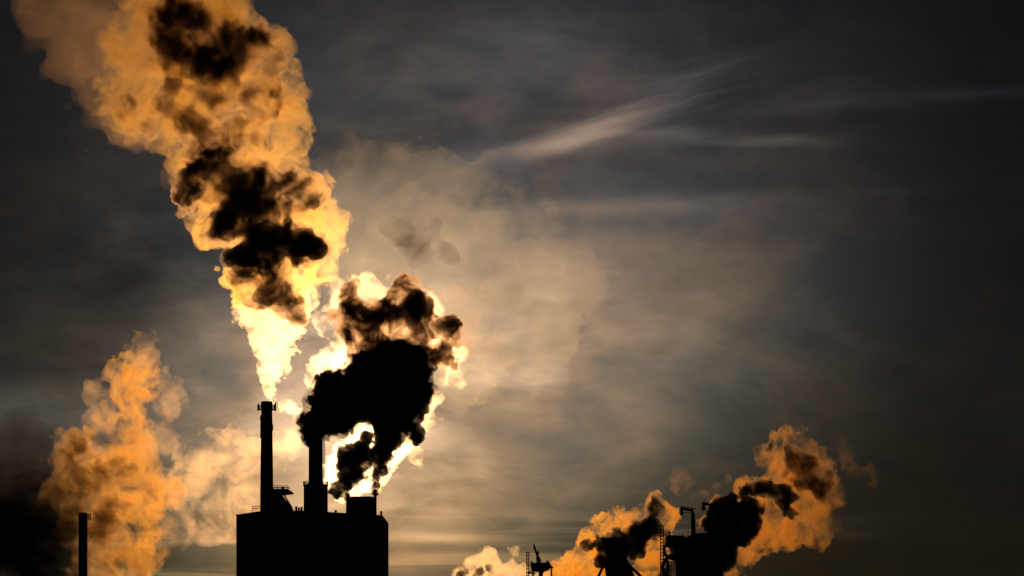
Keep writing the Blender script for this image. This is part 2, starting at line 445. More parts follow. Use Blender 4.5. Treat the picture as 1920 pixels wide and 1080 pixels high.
# winding house with a jib on top
wh = tag(empty('winding_house', (X2(1013), Y2, 0)), 'raised machine house with tapering underside carrying a small jib crane', 'machine house')
MB().prism([(X2(996), Z2(1069)), (X2(996), Z2(1056)), (X2(1031), Z2(1055.5)), (X2(1031), Z2(1067)), (X2(1019), Z2(1073)), (X2(1008), Z2(1072))], Y2 - 6, Y2 + 6).build('house', STEEL, wh)
m = MB(); m.box((X2(1010), Y2 - 3, 0), (X2(1018), Y2 + 3, Z2(1072.5)))
for p_ in (999, 1034): m.tube([(X2(p_), Y2, 0), (X2(p_), Y2, Z2(1066))], .5, 6)
m.tube([(X2(1030), Y2, Z2(1060)), (X2(1036), Y2, Z2(1066))], .8, 6); m.build('support', STEEL, wh)
m = MB(); m.box((X2(995.2), Y2 - 6.2, Z2(1062)), (X2(998), Y2 + 6.2, Z2(1052.5))); m.box((X2(1006), Y2 - 3, Z2(1055.6)), (X2(1013.5), Y2 + 3, Z2(1052.5)))
m.tube([(X2(1024), Y2, Z2(1056)), (X2(1026), Y2, Z2(1052))], .35, 5); m.tube([(X2(1028), Y2, Z2(1056)), (X2(1026), Y2, Z2(1051))], .5, 5)
m.build('roof_machinery', STEEL, wh)
jb = tag(empty('jib_crane', (X2(1010), Y2, Z2(1053))), 'small jib crane leaning left above the machine house', 'crane')
m = MB(); m.tube([(X2(1011), Y2, Z2(1054)), (X2(1008), Y2, Z2(1044))], 1.5, 6, 1.1); m.tube([(X2(1008), Y2, Z2(1044)), (X2(1001.2), Y2, Z2(1022))], .7, 6, .5); m.build('jib', STEEL, jb)
m = MB(); m.box((X2(999.6), Y2 - .7, Z2(1025)), (X2(1003), Y2 + .7, Z2(1021))); m.box((X2(1000), Y2 - .4, Z2(1030)), (X2(1001.4), Y2 + .4, Z2(1027))); m.build('jib_head', STEEL, jb)
m = MB(); m.box((X2(1007.4), Y2 - 1, Z2(1039)), (X2(1011), Y2 + 1, Z2(1035.5))); m.tube([(X2(1009), Y2, Z2(1036)), (X2(1010.5), Y2, Z2(1032))], .3, 5); m.build('winch', STEEL, jb)
m = MB(); m.tube([(X2(1002), Y2, Z2(1023)), (X2(1013), Y2, Z2(1050))], .12, 4); m.build('cable', STEEL, jb)

# inclined skip tower
st = tag(empty('skip_tower', (X2(1160), Y2, 0)), 'dark leaning tower wrapped in smoke left of the blast furnace', 'tower')
e0 = Z2(1080); 
MB().prism([(X2(1150), 0), (X2(1137), Z2(1080)), (X2(1131), Z2(1040)), (X2(1124), Z2(1009)), (X2(1134), Z2(1007.5)), (X2(1155), Z2(1007.5)), (X2(1167), Z2(1020)), (X2(1173), Z2(1040)), (X2(1178), Z2(1058)), (X2(1190), Z2(1082)), (X2(1240), 0)], Y2 - 8, Y2 + 8).build('shell', CONCRETE, st)
m = MB(); m.tube([(X2(1133), Y2 - 8.6, Z2(1009)), (X2(1142), Y2 - 8.6, Z2(1040)), (X2(1150), Y2 - 8.6, Z2(1082)), (X2(1180), Y2 - 8.6, 0)], 1.1, 8); m.build('riser_pipe', RUST, st)
m = MB(); m.tube([(X2(1175), Y2 + 4, Z2(1055)), (X2(1190), Y2 + 4, Z2(1069)), (X2(1202), Y2 + 4, Z2(1080)), (X2(1300), Y2 + 4, 0)], .9, 8)
m.tube([(X2(1196), Y2 + 4, Z2(1078)), (X2(1203), Y2 + 4, Z2(1078))], .8, 6); m.build('strut_pipe', STEEL, st)
MB().tube([(X2(1136), Y2, Z2(1055)), (X2(1130), Y2, Z2(1064)), (X2(1122), Y2, Z2(1081)), (X2(1090), Y2, 0)], .8, 8).build('chute', STEEL, st)

# blast furnace
bf = tag(empty('blast_furnace', (X2(1300), Y2, 0)), 'large black blast furnace with flared deck, ring pipes and lamp posts', 'blast furnace')
MB().prism([(X2(1264), 0), (X2(1264), Z2(1044)), (X2(1258), Z2(1027)), (X2(1248), Z2(1020)), (X2(1248), Z2(1007)), (X2(1252), Z2(1006)), (X2(1278), Z2(1007)), (X2(1282), Z2(1010)), (X2(1290), Z2(1007.5)), (X2(1296), Z2(1002)), (X2(1330), Z2(1001)), (X2(1345), Z2(1010)), (X2(1345), 0)], Y2 - 14, Y2 + 14).build('body', STEEL, bf)
m = MB(); m.tube([(X2(1249), Y2 - 3, Z2(1020)), (X2(1244), Y2 - 3, Z2(1030)), (X2(1246), Y2 - 3, Z2(1040)), (X2(1254), Y2 - 3, Z2(1047)), (X2(1266), Y2 - 3, Z2(1049))], .9, 8); m.build('gas_pipe', STEEL, bf)
pts = [(X2(1265), Y2 - 5, Z2(1042)), (X2(1254), Y2 - 5, Z2(1044)), (X2(1245), Y2 - 5, Z2(1052)), (X2(1241.5), Y2 - 5, Z2(1064)), (X2(1245), Y2 - 5, Z2(1076)), (X2(1256), Y2 - 5, Z2(1084)), (X2(1266), Y2 - 5, Z2(1086))]
m = MB(); m.tube(pts, 1.1, 8); m.build('gas_pipe', RUST, bf)
m = MB(); m.lathe((X2(1252), Y2 - 2), [(3.4 * U2, Z2(1075)), (3.4 * U2, Z2(1052)), (2.2 * U2, Z2(1051))], 16); m.build('valve_tank', STEEL, bf)
m = MB()
for p_ in (1033, 1054, 1062, 1068): m.tube([(X2(1246), Y2 - 6, Z2(p_)), (X2(1265), Y2 - 6, Z2(p_ + .8))], .2, 5)
for p_ in (1249, 1257): m.tube([(X2(p_), Y2 - 6, Z2(1033)), (X2(p_), Y2 - 6, Z2(1085))], .2, 5)
m.build('walkway', STEEL, bf)
for p_, t_ in ((1254, 1000.5), (1278, 1002), (1288, 999.5), (1311.5, 994)):
    m = MB(); m.tube([(X2(p_), Y2 - 10, Z2(1010)), (X2(p_), Y2 - 10, Z2(t_))], .14, 5); m.box((X2(p_) - .5, Y2 - 10.3, Z2(t_)), (X2(p_) + .5, Y2 - 9.7, Z2(t_) + .4)); m.build('lamp_post', STEEL, bf)
m = MB(); railing(m, [(X2(1300), Y2 - 13.5, Z2(1001.3)), (X2(1340), Y2 - 13.5, Z2(1001.3))], 1.3, .12, 2); m.build('railing', STEEL, bf)
def gooseneck(px0, py0, label, k=1.0):
    """bleeder pipe: vertical shaft, bend, arm to the left with a hanging valve"""
    x0, z0 = X2(px0), Z2(py0); u = U2 * k
    o = tag(empty('bleeder_pipe', (x0, Y2, Z2(1003))), label, 'bleeder pipe')
    MB().tube([(x0 + 1.2 * u, Y2, Z2(1004)), (x0 + 0.6 * u, Y2, z0 - 25 * u), (x0, Y2, z0 - 6 * u)], 4.8 * u, 14, 3.4 * u).build('shaft', STEEL, o)
    MB().tube([(x0, Y2, z0 - 8 * u), (x0 - .6 * u, Y2, z0 - 4 * u), (x0 - 3.5 * u, Y2, z0 - 1.4 * u), (x0 - 22 * u, Y2, z0 + 2.6 * u)], 2.4 * u, 12).build('arm', STEEL, o)
    m = MB(); m.lathe((x0 - 21 * u, Y2), [(2.3 * u, z0 - 11 * u), (3.4 * u, z0 - 10 * u), (3.4 * u, z0 - 7 * u), (2.6 * u, z0 - 6 * u), (2.6 * u, z0 + 3.6 * u), (1.4 * u, z0 + 5.6 * u)], 16); m.build('valve', STEEL, o)
    m = MB(); m.tube([(x0 - 22 * u, Y2 - 1.2, z0 + 5.8 * u), (x0 - 2 * u, Y2 - 1.2, z0 + 2.2 * u)], .2, 5)
    for t_ in (0.1, .4, .7, 1.0):
        xx_ = x0 - 22 * u + 20 * u * t_; m.tube([(xx_, Y2 - 1.2, z0 + (5.8 - 3.6 * t_) * u), (xx_, Y2 - 1.2, z0 + (2.6 - 4 * t_) * u)], .15, 5)
    m.tube([(x0 - 25.5 * u, Y2 - 1.2, z0 - 5.5 * u), (x0 - 6 * u, Y2 - 1.2, z0 - 5.5 * u)], .2, 5)
    m.tube([(x0 - 25.5 * u, Y2 - 1.2, z0 - 5.5 * u), (x0 - 25.5 * u, Y2 - 1.2, z0 - 1.5 * u)], .15, 5)
    m.box((x0 - 5 * u, Y2 - 1.5, z0 - .5 * u), (x0 + 2.5 * u, Y2 + 1.5, z0 + 2.8 * u)); m.build('catwalk', STEEL, o)
    return o
gooseneck(1299, 955.5, 'crooked bleeder pipe standing clear on the blast furnace, bent to the left')
gooseneck(1340, 946.5, 'second crooked bleeder pipe, half swallowed by the black smoke')
#@@EXTRA

# ------------------------------------------------------------------ smoke
rs = np.random.default_rng(7)
def worley_tile(N=96, C=8):
    """periodic billow noise: 1 at puff centres, 0 in the creases"""
    pts = (np.stack(np.meshgrid(*[np.arange(C)] * 3, indexing='ij'), -1) + rs.random((C, C, C, 3))).astype(np.float32)
    ax = (np.arange(N, dtype=np.float32) + .5) * C / N
    X, Y, Z = np.meshgrid(ax, ax, ax, indexing='ij')
    I, J, K = X.astype(int), Y.astype(int), Z.astype(int)
    best = np.full(X.shape, 9.0, np.float32)
    for a in (-1, 0, 1):
        for b in (-1, 0, 1):
            for c in (-1, 0, 1):
                q = pts[(I + a) % C, (J + b) % C, (K + c) % C]
                dx = q[..., 0] - X; dy = q[..., 1] - Y; dz = q[..., 2] - Z
                for d in (dx, dy, dz): d -= np.round(d / C) * C
                np.minimum(best, dx * dx + dy * dy + dz * dz, out=best)
    f = 1.0 - np.sqrt(best) / 0.95
    return f - f.mean()
def smooth_tile(N=96, C=8):
    """periodic soft noise"""
    g_ = rs.standard_normal((C, C, C)).astype(np.float32)
    t = np.arange(N) * C / N; i = t.astype(int); f = (t - i).astype(np.float32); f = f * f * (3 - 2 * f)
    def up(a, axis):
        a0 = np.take(a, i, axis); a1 = np.take(a, (i + 1) % C, axis)
        sh = [1, 1, 1]; sh[axis] = N; w = f.reshape(sh)
        return a0 * (1 - w) + a1 * w
    for k in range(3): g_ = up(g_, k)
    return g_ / np.abs(g_).max()
WT, ST, TN, TC = worley_tile(), smooth_tile(), 96, 8

def look(tile, P, cell, off):
    """trilinear read of a periodic tile at points P (n,3), one noise cell = cell metres"""
    q = P / np.float32(cell) * np.float32(TN / TC) + np.float32(off)
    i = np.floor(q).astype(np.int32); f = q - i
    i0 = i % TN; i1 = (i0 + 1) % TN
    t = tile.ravel()
    def at(a, b, c): return t[(a * TN + b) * TN + c]
    x0, y0, z0 = i0.T; x1, y1, z1 = i1.T; fx, fy, fz = f.T
    return ((at(x0, y0, z0) * (1 - fx) + at(x1, y0, z0) * fx) * (1 - fy) + (at(x0, y1, z0) * (1 - fx) + at(x1, y1, z0) * fx) * fy) * (1 - fz) + \
           ((at(x0, y0, z1) * (1 - fx) + at(x1, y0, z1) * fx) * (1 - fy) + (at(x0, y1, z1) * (1 - fx) + at(x1, y1, z1) * fx) * fy) * fz

def puff(name, mat, Y, blobs, vox, cells, amps, parent=None, origin=None, depth=1.0, warp=(0, 1), blend=0.25, seed=1, taper=0.0):
    """billowing closed surface: smooth union of balls, roughened by octaves of billow noise.
    blobs: (px, py, r_px[, offset in distance as a multiple of r]); cells/amps in metres"""
    u = unit(Y); rnd = random.Random(seed * 31 + 5)
    B = []
    for b in blobs:
        p = pos(b[0], b[1], Y); r = b[2] * u
        dy = (b[3] if len(b) > 3 else rnd.uniform(-0.35, 0.35)) * r
        B.append((p.x, Y + dy, p.z, r))
    B = np.array(B, np.float32)
    amp = float(sum(amps)); mg = amp + warp[0] + 2 * vox
    lo = (B[:, :3] - B[:, 3:] * [1, depth, 1]).min(0) - mg; hi = (B[:, :3] + B[:, 3:] * [1, depth, 1]).max(0) + mg
    n = np.ceil((hi - lo) / vox).astype(int)
    ax = [(lo[k] + vox * np.arange(n[k])).astype(np.float32) for k in range(3)]
    S = np.zeros(n, np.float32)
    kk = 1.0 / (blend * float(np.median(B[:, 3])))
    Bm = np.full(n, 0, np.float32)
    for x, y, z, r in B:
        ext = np.array([r + 4 / kk, (r + 4 / kk) * depth, r + 4 / kk]) + mg
        s = []
        for k, c in enumerate((x, y, z)):
            a = max(0, int((c - ext[k] - lo[k]) / vox)); b = min(n[k], int((c + ext[k] - lo[k]) / vox) + 2); s.append(slice(a, b))
        X = ax[0][s[0]][:, None, None] - x; Yy = (ax[1][s[1]][None, :, None] - y) / depth; Z = ax[2][s[2]][None, None, :] - z
        S[tuple(s)] += np.exp(-kk * (np.sqrt(X * X + Yy * Yy + Z * Z) - r))
    sdf = np.where(S > 0, -np.log(np.maximum(S, 1e-12)) / kk, 9.0).astype(np.float32)
    band = np.nonzero(np.abs(sdf) < amp + warp[0] * 0.7 + vox)
    P = np.stack([ax[k][band[k]] for k in range(3)], -1)
    if warp[0]:
        Wp = np.stack([look(ST, P, warp[1], 11 * seed + 17 * k) for k in range(3)], -1) * warp[0]
        P = P + Wp
    # displacement varies in strength from place to place so the edge is not evenly knobbly
    var = np.clip(0.75 + 0.9 * look(ST, P, cells[0] * 2.5, 5 + seed), 0.15, 1.5)
    d = np.zeros(len(P), np.float32)
    for i, (c, a) in enumerate(zip(cells, amps)):
        d += a * (2.0 * look(WT, P, c, 3.7 * i + seed * 13.1)) * (1.0 if i == 0 else var)
    if warp[0]: d += look(ST, P, warp[1], 60 + seed) * warp[0] * 0.6
    d += look(ST, P, cells[0] * 0.45, 90 + seed) * amps[0] * 0.35 + look(ST, P, cells[0] * 0.2, 30 + seed) * amps[0] * 0.25
    sdf[band] -= d
    gr = openvdb.FloatGrid(9.0)
    gr.copyFromArray(sdf)
    V, T, Q = gr.convertToPolygons(0.0, 0.0)
    V = (V * vox + lo).astype(np.float32)
    base = np.array(origin if origin is not None else (parent['mouth'] if parent is not None else (0, 0, 0)), np.float32)
    V = V - base
    me = bpy.data.meshes.new(name)
    me.vertices.add(len(V)); me.vertices.foreach_set('co', V.ravel())
    nq, nt = len(Q), len(T)
    me.loops.add(nq * 4 + nt * 3)
    me.loops.foreach_set('vertex_index', np.concatenate([Q.ravel(), T.ravel()]).astype(np.int32))
    me.polygons.add(nq + nt)
    me.polygons.foreach_set('loop_start', np.concatenate([np.arange(nq) * 4, nq * 4 + np.arange(nt) * 3]).astype(np.int32))
    me.update(calc_edges=True); me.validate()
    me.materials.append(mat)
    o = bpy.data.objects.new(name, me)
    if parent is None: o.location = [float(v) for v in base]
    print('puff', name, tuple(n), 'verts', len(V))
    return link(o, parent)

def grow(bl, k): return [(q[0], q[1], q[2] * k, *q[3:]) for q in bl]

def plume(name, label, cat, px, py, Y, group=None):
    o = empty(name, pos(px, py, Y)); o['mouth'] = [float(v) for v in pos(px, py, Y)]
    return tag(o, label, cat, group)

# --- tall white plume of the slim chimney
Y1 = 1000.0
jet1 = [(504,745,6,0),(505,735,8,0),(506,722,11),(511,705,17),(503,694,19),(522,682,22),(512,660,28),(500,635,28),(528,628,30),(545,640,14),(515,600,36),(545,600,30),(482,592,30),(565,585,20),(500,570,44),(530,555,46),(465,572,26),(450,585,16),(570,560,24)]
body1 = [(500,545,50),(530,530,52),(470,535,36),(458,510,30),(500,495,56),(560,500,42),(455,465,30),(560,455,52),(500,440,50),(605,470,34),(622,445,24),(592,425,36),(435,440,16),
 (392,440,24),(374,425,20),(385,447,20),(390,400,42),(362,368,32),(430,380,52),(500,375,60),(555,380,42),(345,340,22),(400,320,52),(470,330,60),(540,330,50),(580,370,26),(350,295,40),(430,270,70),(505,265,65),(550,290,34),(545,210,42),(470,190,88),(380,200,88),(300,225,58),(255,225,46),(220,205,34),(265,150,66),(340,120,86),(440,100,84),(510,125,50),(545,160,26),(500,75,30),(400,20,78),(300,20,78),(240,90,50),(340,-40,80)]
pl1 = plume('smoke_plume', 'tall glowing orange plume rising from the slim left chimney of the power station', 'smoke plume', 503, 752, Y1)
m_jet = smoke('white_steam', 0.036, (0.97, 0.93, 0.85), 0.95, 0.0, 3.6, 0.30, 8, cut=(.42, .62), step=0.1)
m_body1 = smoke('sun_tinted_steam', 0.042, (0.97, 0.74, 0.32), 0.95, 0.0, 3.4, 0.085, 9, cut=(.43, .63), fade=(20, 75, 1.5, 1.0), step=0.07)  # low sun's orange is put into this albedo; the jet below stays white
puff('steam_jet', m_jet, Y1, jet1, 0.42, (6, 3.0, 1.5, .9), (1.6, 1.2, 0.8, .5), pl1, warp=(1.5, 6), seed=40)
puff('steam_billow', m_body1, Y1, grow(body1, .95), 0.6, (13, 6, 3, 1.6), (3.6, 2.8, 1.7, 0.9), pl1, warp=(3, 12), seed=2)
core1a = [(462,478,28),(480,455,30),(505,432,22),(530,450,34),(560,462,32),(588,468,24),(575,440,20),(540,420,14),(510,480,22),(440,482,16)]
core1b = [(345,372,18),(365,345,28),(385,325,26),(395,300,20),(350,395,10),(430,300,18),(425,350,30),(450,385,32),(425,420,26),(400,440,20),(382,450,10),(470,355,34),(505,345,26),(540,340,26),(565,362,26),(582,378,16),(495,390,26),(530,395,22),(470,415,22),(520,370,26),(450,320,20)]
core1c = [(500,525,32),(470,520,20),(500,555,26),(545,570,26),(560,592,14),(520,500,34),(482,560,18),(535,545,20),(450,530,12)]
core1d = [(320,35,30),(345,15,26),(365,50,34),(310,80,28),(340,95,26),(400,80,36),(430,95,30),(460,75,32),(490,75,22),(375,125,32),(415,130,28),(390,155,20),(410,190,24),(430,205,20),(465,185,24),(440,165,16),(255,200,18),(235,220,16),(275,215,12),(430,265,26),(480,255,24),(380,280,24),(500,130,18),(520,180,14),(330,60,30),(350,230,26),(310,190,22),(330,150,20),(520,120,16),(380,240,22),(450,245,20),(500,210,18),(290,240,14)]
m_core_a = smoke('densest_smoke', 0.6, (0.4, 0.38, 0.40), 0.85, 0.4, 1.6, 0.12, 6, step=0.12)  # darkened albedo here and below paints self-shade into the steam's thick cores
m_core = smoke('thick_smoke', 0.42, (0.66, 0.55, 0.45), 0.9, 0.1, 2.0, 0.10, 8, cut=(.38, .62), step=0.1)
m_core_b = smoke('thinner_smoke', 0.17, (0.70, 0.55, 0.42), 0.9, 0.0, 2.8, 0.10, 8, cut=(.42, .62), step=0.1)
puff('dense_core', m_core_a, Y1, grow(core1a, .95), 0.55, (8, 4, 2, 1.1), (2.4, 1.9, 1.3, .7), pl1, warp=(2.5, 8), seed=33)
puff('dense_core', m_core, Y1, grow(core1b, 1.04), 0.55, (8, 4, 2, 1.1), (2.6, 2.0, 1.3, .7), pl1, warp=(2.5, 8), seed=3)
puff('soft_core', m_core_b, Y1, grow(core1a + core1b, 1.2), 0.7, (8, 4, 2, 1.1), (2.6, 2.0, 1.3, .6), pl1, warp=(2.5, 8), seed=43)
m_core_d = smoke('cap_smoke', 0.10, (0.66, 0.50, 0.38), 0.9, 0.1, 2.4, 0.085, 8, cut=(.38, .62), step=0.1)  # lower albedo also paints shade into the thick top of the steam
core1e = [(318,40,34),(345,15,28),(365,50,40),(312,85,30),(345,100,32),(400,85,40),(430,95,36),(462,78,36),(492,78,24),(378,128,34),(415,135,32),(450,125,24),(295,60,18)]
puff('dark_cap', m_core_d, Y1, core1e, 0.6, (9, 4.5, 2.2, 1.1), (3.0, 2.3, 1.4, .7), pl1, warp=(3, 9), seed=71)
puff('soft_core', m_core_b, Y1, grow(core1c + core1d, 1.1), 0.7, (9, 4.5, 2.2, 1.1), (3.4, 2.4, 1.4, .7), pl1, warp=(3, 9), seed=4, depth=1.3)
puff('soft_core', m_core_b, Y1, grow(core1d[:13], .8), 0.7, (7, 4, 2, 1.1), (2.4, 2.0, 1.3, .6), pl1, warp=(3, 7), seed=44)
puff('soft_core', m_core_b, Y1, grow(core1c, .8), 0.6, (6, 3, 1.5, .9), (2.0, 1.6, 1.0, .6), pl1, warp=(3, 7), seed=45)
# --- black smoke of the wide chimney, the sun behind it
pl2 = plume('smoke_plume', 'dense black smoke mass pouring from the wide chimney in front of the sun', 'smoke plume', 592, 826, Y1)
black = [(592,818,13,0),(588,806,20),(585,790,20),(610,785,30),(600,760,28),(640,770,42),(630,730,34),(680,740,55),(690,705,42),(740,720,55),(740,690,40),(770,690,36),(775,735,38),(720,770,38),(762,775,28),(748,664,18),(790,712,14),(770,805,14),(785,815,9),(690,675,20)]
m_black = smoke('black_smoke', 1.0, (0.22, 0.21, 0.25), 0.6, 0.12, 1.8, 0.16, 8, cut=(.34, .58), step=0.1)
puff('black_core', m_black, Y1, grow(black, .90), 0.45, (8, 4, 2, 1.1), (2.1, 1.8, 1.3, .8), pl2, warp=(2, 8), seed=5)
brown = [(700,640,24),(720,615,22),(740,590,20),(755,565,20),(860,640,12),(850,610,12),(640,590,14),(650,630,16),(665,575,26),(655,545,12),(690,600,30),(720,610,30),(735,570,28),(768,545,22),(772,526,13),(774,512,7),(790,580,24),(765,600,32),(700,645,32),(820,610,22),(845,635,16),(830,665,22),(740,640,30),(780,650,24),(660,620,22),(675,650,18)]
m_brown = smoke('brown_smoke', 0.5, (0.52, 0.38, 0.26), 0.9, 0.12, 2.6, 0.12, 8, cut=(.42, .6), step=0.1)
m_haze2 = smoke('dark_fume', 0.12, (0.2, 0.18, 0.18), 0.7, 0.0, 2.4, 0.16, 8, cut=(.42, .6), step=0.12)
puff('dark_edge', m_haze2, Y1, grow(black, 1.1), 0.6, (6, 3, 1.6), (2.2, 1.6, 1.0), pl2, warp=(2.5, 7), seed=50)
puff('drifting_core', m_brown, Y1, grow(brown, 1.05), 0.6, (9, 4.4, 2.2, 1.1), (3.0, 2.2, 1.4, .7), pl2, warp=(3, 8), seed=6)
fringe = [(630,640,34),(622,680,26),(600,700,20),(605,730,20),(850,665,26),(862,715,16),(640,560,26),(600,600,14),(600,790,22),(582,775,14),(562,768,7),(545,762,6),(535,757,4),(592,745,18),(615,718,28),(650,690,40),(612,672,20),(612,640,18),(630,605,30),(610,615,16),(648,562,34),(645,533,18),(680,533,18),(735,525,12),(700,560,36),(750,560,36),(800,575,32),(780,620,60),(835,630,30),(840,690,30),(850,715,14),(820,740,26),(800,775,22),(785,805,18),(770,830,18),(760,800,34),(795,872,5),(785,850,8),(700,690,90),(720,650,74),(620,805,16),(650,800,24),(690,810,26)]
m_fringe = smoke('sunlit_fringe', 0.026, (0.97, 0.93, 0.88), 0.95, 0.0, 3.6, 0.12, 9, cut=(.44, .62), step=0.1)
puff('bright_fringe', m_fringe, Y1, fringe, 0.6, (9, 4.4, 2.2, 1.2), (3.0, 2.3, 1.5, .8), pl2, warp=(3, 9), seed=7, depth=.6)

pl3 = plume('smoke_plume', 'small ragged black puff leaning left from the short stub stack', 'smoke plume', 652, 929, Y1)
k3 = [(652,926,6,0),(648,918,9),(640,914,13),(632,922,11),(626,918,8),(650,895,18),(665,885,18),(650,870,20),(668,860,22),(655,850,18),(675,842,16),(640,858,10),(685,850,12),(684,880,9),(688,895,6),(690,820,12)]
puff('black_core', m_black, Y1, k3, 0.42, (4.0, 2.2, 1.1), (1.3, 1.1, .7), pl3, warp=(1.2, 5), seed=8)
f3 = [(636,935,10),(622,910,13),(622,880,12),(628,860,12),(640,840,14),(660,828,14),(678,905,20),(670,925,14),(660,932,10),(690,915,14),(650,880,40),(690,880,14),(694,855,8),(690,835,14),(668,850,30),(640,905,25)]
m_f3 = smoke('sunlit_fringe_dense', 0.09, (0.97, 0.95, 0.93), 0.95, 0.3, 1.8, 0.2, 4, cut=(.38, .62))
puff('bright_fringe', m_f3, Y1, f3, 0.45, (4.5, 2.0, 1.0), (1.3, .9, .5), pl3, warp=(1.0, 5), seed=9, depth=.8)

pl4 = plume('smoke_plume', 'narrow ragged black plume climbing from the taller stub stack', 'smoke plume', 703.5, 921, Y1)
k4 = [(704,920,4,0),(704,912,6,0),(707,900,8,0),(711,886,11),(714,870,15),(716,852,18),(722,835,21),(730,815,25),(728,795,26),(748,808,18),(722,775,28),(764,800,13)]
puff('black_core', m_black, Y1, k4, 0.42, (3.6, 2.0, 1.0), (1.0, .9, .7), pl4, warp=(.6, 5), seed=10)
f4 = [(708,915,6),(712,900,11),(718,885,15),(726,865,20),(735,845,24),(750,830,24),(704,905,6),(768,815,14)]
puff('bright_fringe', m_f3, Y1, f4, 0.45, (4.0, 1.9, .9), (.9, .7, .4), pl4, warp=(.6, 5), seed=11)

# --- soft steam on the left, behind the lone chimney
YL = 1350.0
pl5 = plume('smoke_plume', 'broad soft orange steam column behind the lone chimney at lower left', 'smoke plume', 250, 1100, YL)
bl = [(260,1100,52),(250,1050,52),(240,1000,50),(255,960,48),(270,920,46),(245,900,48),(225,870,46),(205,850,40),(240,830,42),(215,790,34),(262,790,40),(250,745,38),(215,730,26),(295,765,30),(265,705,34),(235,705,26),(268,665,14),(315,770,18),(180,850,26),(190,900,34),(312,935,22),(290,980,28),(190,960,30),(140,830,14)]
hz = [(270,690,26),(225,700,22),(240,660,12),(270,650,14),(320,760,24),(180,740,18),(200,780,30),(300,820,26),(150,860,40),(330,900,24),(170,1000,40),(330,1000,30),(300,700,16)]
puts_haze = smoke('rosy_steam', 0.010, (0.95, 0.78, 0.6), 0.9, 0.0, 3.2, 0.07, 8, cut=(.42, .64), step=0.1)
puff('thin_steam', puts_haze, YL + 10, grow(hz, 1.25), 1.2, (14, 7, 3.5, 1.8), (5, 4, 2.6, 1.4), pl5, warp=(7, 14), seed=52)
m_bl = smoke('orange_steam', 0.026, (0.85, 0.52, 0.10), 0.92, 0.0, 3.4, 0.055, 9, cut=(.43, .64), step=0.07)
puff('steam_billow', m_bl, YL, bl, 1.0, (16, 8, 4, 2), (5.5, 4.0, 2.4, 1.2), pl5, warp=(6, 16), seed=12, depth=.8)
dk = [(60,1000,70),(20,950,60),(90,930,40),(30,1060,80),(105,1010,40),(95,1060,50),(50,900,35),(-20,1000,80),(90,870,22),(130,980,20),(120,840,18),(40,860,20)]
bm_ = [(150,830,22),(165,870,34),(180,920,44),(140,900,36),(225,885,24),(180,980,44),(225,1010,26),(255,1060,26),(170,1060,44),(140,980,40),(270,925,14),(245,820,14),(120,850,24),(110,930,34)]
m_bm = smoke('umber_smoke', 0.075, (0.55, 0.38, 0.18), 0.88, 0.0, 3.0, 0.06, 8, cut=(.43, .62), step=0.1)
puff('umber_drift', m_bm, YL - 8, bm_, 1.2, (14, 7, 3.5, 1.8), (5, 3.5, 2.2, 1.1), pl5, warp=(6, 14), seed=53)
dk = [(50,1010,80),(10,960,80),(85,950,55),(30,1070,90),(110,1020,45),(95,1070,60),(40,900,60),(-40,1000,90),(85,890,30),(130,1000,26),(100,850,24),(20,850,50),(-60,900,90),(90,830,40),(30,790,40)]
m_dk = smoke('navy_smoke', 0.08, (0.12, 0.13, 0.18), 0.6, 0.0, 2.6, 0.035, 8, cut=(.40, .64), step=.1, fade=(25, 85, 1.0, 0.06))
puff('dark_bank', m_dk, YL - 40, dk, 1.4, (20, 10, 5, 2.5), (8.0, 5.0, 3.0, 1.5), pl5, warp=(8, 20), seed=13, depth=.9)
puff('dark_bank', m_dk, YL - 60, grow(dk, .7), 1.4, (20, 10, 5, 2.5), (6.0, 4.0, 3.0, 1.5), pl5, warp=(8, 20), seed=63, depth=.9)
pl6 = plume('steam_cloud', 'pale peach steam cloud passing behind the slim chimney and boiler house', 'steam cloud', 420, 1000, 1450.0)
pc = [(440,830,32),(465,840,25),(420,850,35),(470,880,45),(400,880,45),(360,890,45),(350,930,40),(400,940,50),(440,930,50),(420,980,38),(390,1000,25),(520,840,24),(550,815,20),(500,860,30),(480,970,40),(330,890,30),(540,830,14),(345,850,20)]
m_pc = smoke('peach_steam', 0.008, (0.97, 0.85, 0.7), 0.92, 0.0, 3.6, 0.06, 9, cut=(.43, .62), step=0.1)
puff('steam_billow', m_pc, 1450.0, pc, 1.1, (15, 7.5, 3.8, 2), (5, 3.6, 2.2, 1.1), pl6, warp=(5, 15), seed=14, depth=.7)

# --- steelworks
YR = 1520.0
pl7 = plume('smoke_plume', 'orange steam with a dark heart boiling over the leaning tower', 'smoke plume', 1150, 1015, YR)
o7 = [(1040,1078,22),(1062,1062,24),(1085,1055,24),(1100,1075,30),(1100,1030,24),(1115,1005,22),(1120,985,16),(1145,985,20),(1170,980,20),(1180,965,10),(1195,975,16),(1205,965,10),(1140,1020,34),(1180,1010,34),(1220,1000,30),(1230,1030,28),(1215,1060,28),(1205,1085,26),(1235,960,22),(1228,940,20),(1228,930,13),(1250,975,16),(1255,995,12),(1120,1050,30),(1262,968,7)]
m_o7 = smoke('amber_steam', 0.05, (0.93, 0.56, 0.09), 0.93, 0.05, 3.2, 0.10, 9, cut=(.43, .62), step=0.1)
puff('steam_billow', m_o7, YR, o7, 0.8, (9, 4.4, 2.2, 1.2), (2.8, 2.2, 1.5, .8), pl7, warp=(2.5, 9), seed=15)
d7 = [(1160,1010,18),(1180,1008,20),(1200,998,22),(1215,990,18),(1190,1022,20),(1165,1025,22),(1140,1022,16),(1232,985,16),(1232,965,14),(1228,948,14),(1225,934,9),(1244,1000,10),(1104,1024,8),(1094,1028,7),(1120,1022,8),(1128,1050,14),(1200,1035,9)]
